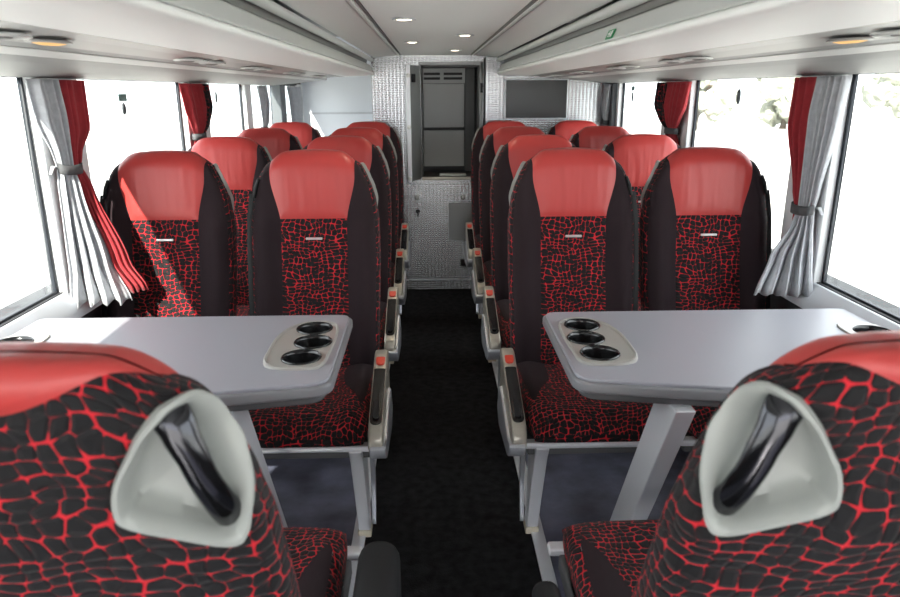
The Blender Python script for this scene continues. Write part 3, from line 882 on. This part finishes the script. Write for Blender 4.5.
# the door leaf stands open towards the aisle
H0, H1 = Vector((OX0, YB - .004)), Vector((-.178, YB - .255))
dl = bpy.data.objects.new('cabinet_door', None); C.objects.link(dl); dl.parent = cab; dl.location = (H0.x - .1, H0.y - YB, 0)
dv = (H1 - H0); dn = Vector((-dv.y, dv.x)).normalized() * .014
q = [Vector((0, 0)), dv, dv + dn, dn]
if dn.x > 0: q = [Vector((0, 0)), dv, dv - dn, -dn]
MB().prism([tuple(a) for a in q], 0, OZ1 - OZ0 - .005, 'z').build('door_leaf', M['dooredge'], dl, bevel=.003)
e = dv * .98
MB().box(e.x - .010, e.x + .016, e.y - .012, e.y + .008, .0, OZ1 - OZ0 - .005).build('door_edge', M['alu'], dl, bevel=.003)
for z in (.03, .35, .66):
    MB().lathe([(.0, -.016), (.011, -.014), (.013, -.006), (.013, 0)], (e.x + .003, e.y - .011, z), 18, 'y').build('turn_lock', M['chip'], dl, smooth=True)
MB().box(dv.x * .75 + .004, dv.x * .75 + .03, dv.y * .75 - .015, dv.y * .75 + .015, .62, .67).build('latch', M['black'], dl, bevel=.004)
o = MB().box(-.118, .118, -.010, -.0005, -.372, .372).build('metal_panel', M['plate'], bevel=.004); o.location = (-.292, YB, 1.163)
tag(o, 'tall dimpled metal panel left of the open cabinet door', 'panel')
# screen
tv = thing('wall_screen', 'black flat screen with thin silver frame on the rear bulkhead', 'screen', (.657, YB, 1.30))
MB().box(-.208, .208, -.030, -.001, -.128, .125).build('frame', M['alu'], tv, bevel=.004)
MB().box(-.200, .200, -.034, -.030, -.121, .118).build('display', M['screen'], tv, bevel=.002)
# hatch with knobs and lock below the cabinet
hz = thing('lower_hatch', 'dimpled metal hatch with two round knobs below the open cabinet', 'hatch', (.03, YB, .084))
MB().box(-.262, .262, -.006, -.0005, 0, .665).build('hatch_panel', M['plate'], hz, bevel=.002)
for x in (-.166, .148):
    o = MB().lathe([(.009, 0), (.009, -.010), (.018, -.016), (.016, -.026), (0, -.030)], (x, -.006, .574), 20, 'y').build('hatch_knob', M['chip'], hz, smooth=True)
b_ = MB().lathe([(.014, 0), (.014, -.008), (.008, -.012), (0, -.012)], (-.161, -.006, .479), 18, 'y').build('key_lock', M['black'], hz, smooth=True)
MB().box(-.165, -.157, -.028, -.016, .444, .483).build('key', M['black'], b_)
o = MB().box(-.026, .026, -.020, -.0062, -.024, .024).build('socket_box', M['black'], bevel=.005); o.location = (.186, YB, .20)
tag(o, 'small black box low on the rear bulkhead right of the aisle', 'socket')
o = MB().box(-.09, .09, -.010, -.0062, -.13, .13).build('access_panel', M['dooredge'], bevel=.003); o.location = (.17, YB, .49)
tag(o, 'plain grey access panel in the bulkhead behind the last right armrest', 'access panel')

# ------------------------------------------------------------------ curtains
def cloth(keys, folds, amp, mat, name, parent, ny=34, nx=90, phase=0., thick=.003, fan=1.0):
    """keys: (z, (x0, y0), (x1, y1), amplitude factor); folds run down the cloth"""
    keys = sorted(keys, key=lambda k: -k[0])
    vs = []; fs = []
    for j in range(ny + 1):
        z = keys[0][0] + (keys[-1][0] - keys[0][0]) * j / ny
        for k in range(len(keys) - 1):
            if keys[k][0] >= z >= keys[k + 1][0] - 1e-9: break
        a, b = keys[k], keys[k + 1]
        t = (a[0] - z) / max(1e-9, a[0] - b[0]); t = t * t * (3 - 2 * t) * .6 + t * .4
        p0 = Vector(a[1]).lerp(Vector(b[1]), t); p1 = Vector(a[2]).lerp(Vector(b[2]), t); A = (a[3] + (b[3] - a[3]) * t) * amp
        d = (p1 - p0); nr = Vector((-d.y, d.x)); nr = nr.normalized() if nr.length > 0 else Vector((1, 0))
        for i in range(nx + 1):
            u = i / nx; th = 2 * PI * folds * u + phase + .5 * math.sin(5 * u + phase)
            w = A * (math.sin(th) + .3 * math.sin(2.3 * th + 1.3))
            q = p0 + d * (u + .25 / folds * .35 * math.sin(2 * th) * .3) + nr * w
            zz = z
            if j == ny: zz += .006 * math.sin(th + .8)
            vs.append((q.x, q.y, zz))
    for j in range(ny):
        for i in range(nx): fs.append((j * (nx + 1) + i, j * (nx + 1) + i + 1, (j + 1) * (nx + 1) + i + 1, (j + 1) * (nx + 1) + i))
    uv = [((i % (nx + 1)) / nx * folds * .14, v[2]) for i, v in enumerate(vs)]
    o = link_mesh(name, vs, fs, mat, parent, True, uv)
    m = o.modifiers.new('solid', 'SOLIDIFY'); m.thickness = thick; m.offset = 0
    return o
def big_curtain(side, s):
    t = thing('window_curtain', f'long {"white and red" if s < 0 else "grey and red"} curtain tied at the {side} window beside the first row', 'curtain', (s * 1.1, 2.2, 0), 0, 'window curtains')
    def K(l): return [(z, (s * (a[0] - 1.1), a[1] - 2.2), (s * (b[0] - 1.1), b[1] - 2.2), f) for z, a, b, f in l]
    zt = 1.0 if s > 0 else 1.14
    cloth(K([(1.390, (1.13, 2.02), (1.125, 2.15), 1.0), (1.28, (1.13, 2.035), (1.12, 2.16), 1.), (zt + .04, (1.128, 2.085), (1.112, 2.15), .6), (zt, (1.125, 2.09), (1.108, 2.145), .45), (zt - .05, (1.128, 2.085), (1.095, 2.145), .7),
             (.85, (1.13, 2.07), (1.03, 2.135), 1.1), (.735, (1.138, 2.06), (.972, 2.10), 1.3)]), 4.5, .016, M['greycurt'], 'grey_panel', t)
    cloth(K([(1.390, (1.122, 2.15), (1.13, 2.31), 1.0), (1.25, (1.12, 2.155), (1.122, 2.29), 1.), (zt + .04, (1.112, 2.145), (1.11, 2.20), .6), (zt, (1.108, 2.145), (1.108, 2.185), .4), (zt - .06, (1.10, 2.145), (1.085, 2.185), .6),
             (.85, (1.04, 2.145), (.99, 2.165), .7), (.76, (.985, 2.125), (.948, 2.165), .8)]) if s < 0 else
          K([(1.390, (1.122, 2.15), (1.13, 2.31), 1.0), (1.25, (1.12, 2.155), (1.12, 2.30), 1.), (zt + .05, (1.112, 2.145), (1.112, 2.20), .6), (zt, (1.108, 2.145), (1.110, 2.175), .4), (zt - .06, (1.112, 2.15), (1.11, 2.175), .4), (.80, (1.12, 2.15), (1.115, 2.17), .4)]),
          3.5, .015, M['redcurt'], 'red_panel', t, phase=1.)
    b = MB(); pts = []
    for k in range(25):
        th = 2 * PI * k / 24
        pts.append((s * (1.113 - 1.1) + s * .024 * math.cos(th), 2.138 - 2.2 + .056 * math.sin(th), zt + .006 * math.cos(th)))
    b.tube(pts, .016, 8, False, .35, Vector((0, 0, 1)))
    vs = []
    m = MB()
    for k in range(25):
        for dz in (-.014, .014): vs.append((pts[k][0], pts[k][1], pts[k][2] + dz))
    m.add(vs, [(2 * k, 2 * k + 2, 2 * k + 3, 2 * k + 1) for k in range(24)])
    o = m.build('tieback', M['tie'], t, smooth=True); sd = o.modifiers.new('solid', 'SOLIDIFY'); sd.thickness = .006
    MB().tube([(s * .03, -.10, zt + .005), (s * .034, -.122, zt + .008), (s * .036, -.138, zt - .012)], [.005, .007, .004], 8, True, .5).build('tie_end', M['greycurt'], o, smooth=True)
    return t
big_curtain('left', -1); big_curtain('right', 1)
def short_curtain(s, y0, y1, zt, mats, label, xin=1.125, split=.3):
    ym = (y0 + y1) / 2
    t = thing('window_curtain', label, 'curtain', (s * xin, ym, 0), 0, 'window curtains')
    def K(l): return [(z, (s * (a[0] - xin), a[1] - ym), (s * (b[0] - xin), b[1] - ym), f) for z, a, b, f in l]
    w = y1 - y0; yt = ym - .06 * w
    for n, (mat, u0, u1, f) in enumerate(mats):
        A = lambda u: y0 + w * u
        B = lambda u, k: yt + (A(u) - yt) * k
        cloth(K([(1.390, (xin, A(u0)), (xin, A(u1)), 1.), (1.28, (xin - .012, B(u0, .95)), (xin - .012, B(u1, .95)), 1.), (zt + .05, (xin - .012, B(u0, .62)), (xin - .012, B(u1, .62)), .8),
                 (zt, (xin - .004, B(u0, .26)), (xin - .004, B(u1, .26)), .5), (zt - .07, (xin + .006, B(u0, .4)), (xin + .006, B(u1, .4)), .7), (.80, (xin + .01, B(u0, .55)), (xin + .01, B(u1, .55)), .8)]),
              f, .015, M[mat], {'redcurt': 'red_panel', 'greycurt': 'grey_panel', 'croc': 'patterned_panel'}[mat], t, 28, 60, phase=n)
    m = MB(); vs = []
    for k in range(21):
        th = 2 * PI * k / 20
        for dz in (-.014, .014): vs.append((s * -.004 + s * .026 * math.cos(th), yt - ym + (.15 * w + .012) * math.sin(th), zt + dz))
    m.add(vs, [(2 * k, 2 * k + 2, 2 * k + 3, 2 * k + 1) for k in range(20)])
    o = m.build('tieback', M['tie'], t, smooth=True); sd = o.modifiers.new('solid', 'SOLIDIFY'); sd.thickness = .005
short_curtain(1, 3.24, 3.68, 1.165, [('redcurt', 0, .68, 5), ('croc', .68, 1., 2)], 'red curtain with patterned edge tied at the middle right window post')
short_curtain(-1, 3.22, 3.60, 1.155, [('redcurt', 0, .68, 5), ('croc', .68, 1., 2)], 'red curtain with patterned edge tied at the middle left window post')
short_curtain(1, 4.63, 4.77, 1.15, [('greycurt', 0, 1, 5)], 'grey curtain tied in the right rear corner by the bulkhead', 1.115)
short_curtain(-1, 4.66, 4.82, 1.12, [('greycurt', 0, 1, 4)], 'narrow grey curtain at the left rear window ahead of the dark post')
short_curtain(-1, 5.50, 5.95, .95, [('greycurt', 0, 1, 6)], 'pale curtain beyond the dark post in the left stairwell', 1.10)

# stickers on the panes
def sticker(s, y, z, w, h, mat, label, oval=False, name='window_sticker', cat='sticker', group=None):
    m = MB()
    if oval: m.lathe([(w, 0), (w, .003), (w * .8, .006), (0, .006)], n=22, axis='x', sx=1, sy=h / w)
    else: m.box(0, .003, -w, w, -h, h)
    o = m.build(name, M[mat], smooth=oval); o.location = (s * 1.1775, y, z); o.rotation_euler = (0, 0, 0 if s < 0 else PI)
    return tag(o, label, cat, group)
sticker(-1, 2.72, 1.335, .035, .013, 'greysign', 'small grey-green rectangular sticker on the second left window')
sticker(-1, 2.72, 1.295, .015, .022, 'darkpost', 'dark oval break-glass mark on the second left window under the green sticker', True, 'glass_breaker_mark', 'mark', 'dark oval marks on the windows')
sticker(-1, 3.90, 1.325, .015, .030, 'darkpost', 'dark oval break-glass mark on the third left window', True, 'glass_breaker_mark', 'mark', 'dark oval marks on the windows')
sticker(1, 2.84, 1.327, .016, .030, 'darkpost', 'dark oval break-glass mark on the second right window', True, 'glass_breaker_mark', 'mark', 'dark oval marks on the windows')
sticker(1, 4.34, 1.362, .032, .013, 'greysign', 'small grey-green rectangular sticker on the third right window')
sticker(1, 4.34, 1.315, .014, .030, 'darkpost', 'dark oval break-glass mark on the third right window under a sticker', True, 'glass_breaker_mark', 'mark', 'dark oval marks on the windows')

# ------------------------------------------------------------------ outside
g = MB().box(-60, 60, -60, 60, -.50, -.45).build('ground', M['ground']); struct(g)

def shrub(x, y, h, label, seed):
    rnd = random.Random(seed)
    t = thing('shrub', label, 'shrub', (x, y, -.45), 0, 'shrubs outside the right windows')
    MB().tube([(0, 0, 0), (.1, 0, h * .3), (0, .1, h * .6)], [.16, .12, .06], 10).build('trunk', M['bark'], t, smooth=True)
    bm = bmesh.new()
    for k in range(18):
        r = h * rnd.uniform(.13, .22)
        mt = Matrix.Translation((rnd.uniform(-1, 1) * h * .42, rnd.uniform(-1, 1) * h * .3, h * rnd.uniform(.2, .9)))
        q = bmesh.ops.create_icosphere(bm, subdivisions=3, radius=r, matrix=mt)
        for v in q['verts']:
            c = mt.translation; d = (v.co - c); v.co = c + d * (1 + rnd.uniform(-.22, .22))
    me = bpy.data.meshes.new('crown'); bm.to_mesh(me); bm.free(); me.materials.append(M['leaf'])
    o = bpy.data.objects.new('crown', me); C.objects.link(o); o.parent = t
shrub(12.2, 33, 3.0, 'pale shrub outside the second right window, nearest the red curtain', 1)
shrub(16.6, 33.5, 3.4, 'pale shrub outside the second right window, nearest the big grey curtain', 2)
shrub(22.5, 33, 3.6, 'pale shrub outside the nearest right window, beside its dark frame', 3)
shrub(27.5, 33, 3.2, 'pale shrub outside the nearest right window, at the picture edge', 4)
# ------------------------------------------------------------------ light
w = bpy.data.worlds.new('sky'); bpy.context.scene.world = w; w.use_nodes = True
nt = w.node_tree; nt.nodes.clear()
out = nt.nodes.new('ShaderNodeOutputWorld'); bg = nt.nodes.new('ShaderNodeBackground')
bg.inputs['Color'].default_value = (.93, .96, 1., 1); bg.inputs['Strength'].default_value = 5.8
nt.links.new(bg.outputs[0], out.inputs[0])
sun = bpy.data.lights.new('sun', 'SUN'); sun.energy = 22; sun.angle = R(.6); sun.color = (1., .95, .86)
so = bpy.data.objects.new('sun', sun); C.objects.link(so)
so.rotation_euler = Vector((1, 3.4, -2.08)).to_track_quat('-Z', 'Y').to_euler()
def portal(name, loc, rot, sx_, sy_):
    l = bpy.data.lights.new(name, 'AREA'); l.shape = 'RECTANGLE'; l.size = sx_; l.size_y = sy_
    l.cycles.is_portal = True
    o = bpy.data.objects.new(name, l); C.objects.link(o); o.location = loc; o.rotation_euler = rot
for side, s in (('left', -1), ('right', 1)):
    for (y0, y1) in WIN[side]:
        portal('daylight_portal', (s * 1.20, (y0 + y1) / 2, (ZB + ZT) / 2), (0, R(90) if s > 0 else R(-90), 0), ZT - ZB, y1 - y0)
portal('windscreen_portal', (0, YF, .9), (R(90), 0, 0), 2.4, 1.6)
for x, y in ((-.122, 2.385), (.105, 3.06), (-.122, 3.48), (.103, 4.17)):
    l = bpy.data.lights.new('downlight', 'SPOT'); l.energy = 3; l.spot_size = R(120); l.spot_blend = .6; l.color = (1, .85, .62); l.shadow_soft_size = .03
    o = bpy.data.objects.new('downlight', l); C.objects.link(o); o.location = (x, y, 1.562)

# ------------------------------------------------------------------ camera
cam = bpy.data.cameras.new('camera'); cam.sensor_width = 36; cam.lens = 28; cam.clip_start = .02; cam.clip_end = 300
co = bpy.data.objects.new('camera', cam); C.objects.link(co); co.location = (-.045, 0, 1.355)
P_, Y_, RO = R(16.55), R(1.57), R(.25)
fw = Vector((math.sin(Y_) * math.cos(P_), math.cos(Y_) * math.cos(P_), -math.sin(P_)))
rt0 = Vector((math.cos(Y_), -math.sin(Y_), 0)); up0 = rt0.cross(fw)
rt = rt0 * math.cos(RO) - up0 * math.sin(RO); up = up0 * math.cos(RO) + rt0 * math.sin(RO)
co.rotation_euler = Matrix((rt, up, -fw)).transposed().to_euler()
cam.dof.use_dof = True; cam.dof.focus_distance = 2.4; cam.dof.aperture_fstop = 6.3
sc = bpy.context.scene; sc.camera = co
sc.view_settings.view_transform = 'Standard'; sc.view_settings.look = 'None'; sc.view_settings.gamma = 1
sc.view_settings.exposure = 0.0
sc.cycles.max_bounces = 10; sc.cycles.diffuse_bounces = 6; sc.cycles.transparent_max_bounces = 12
sc.cycles.sample_clamp_indirect = 6
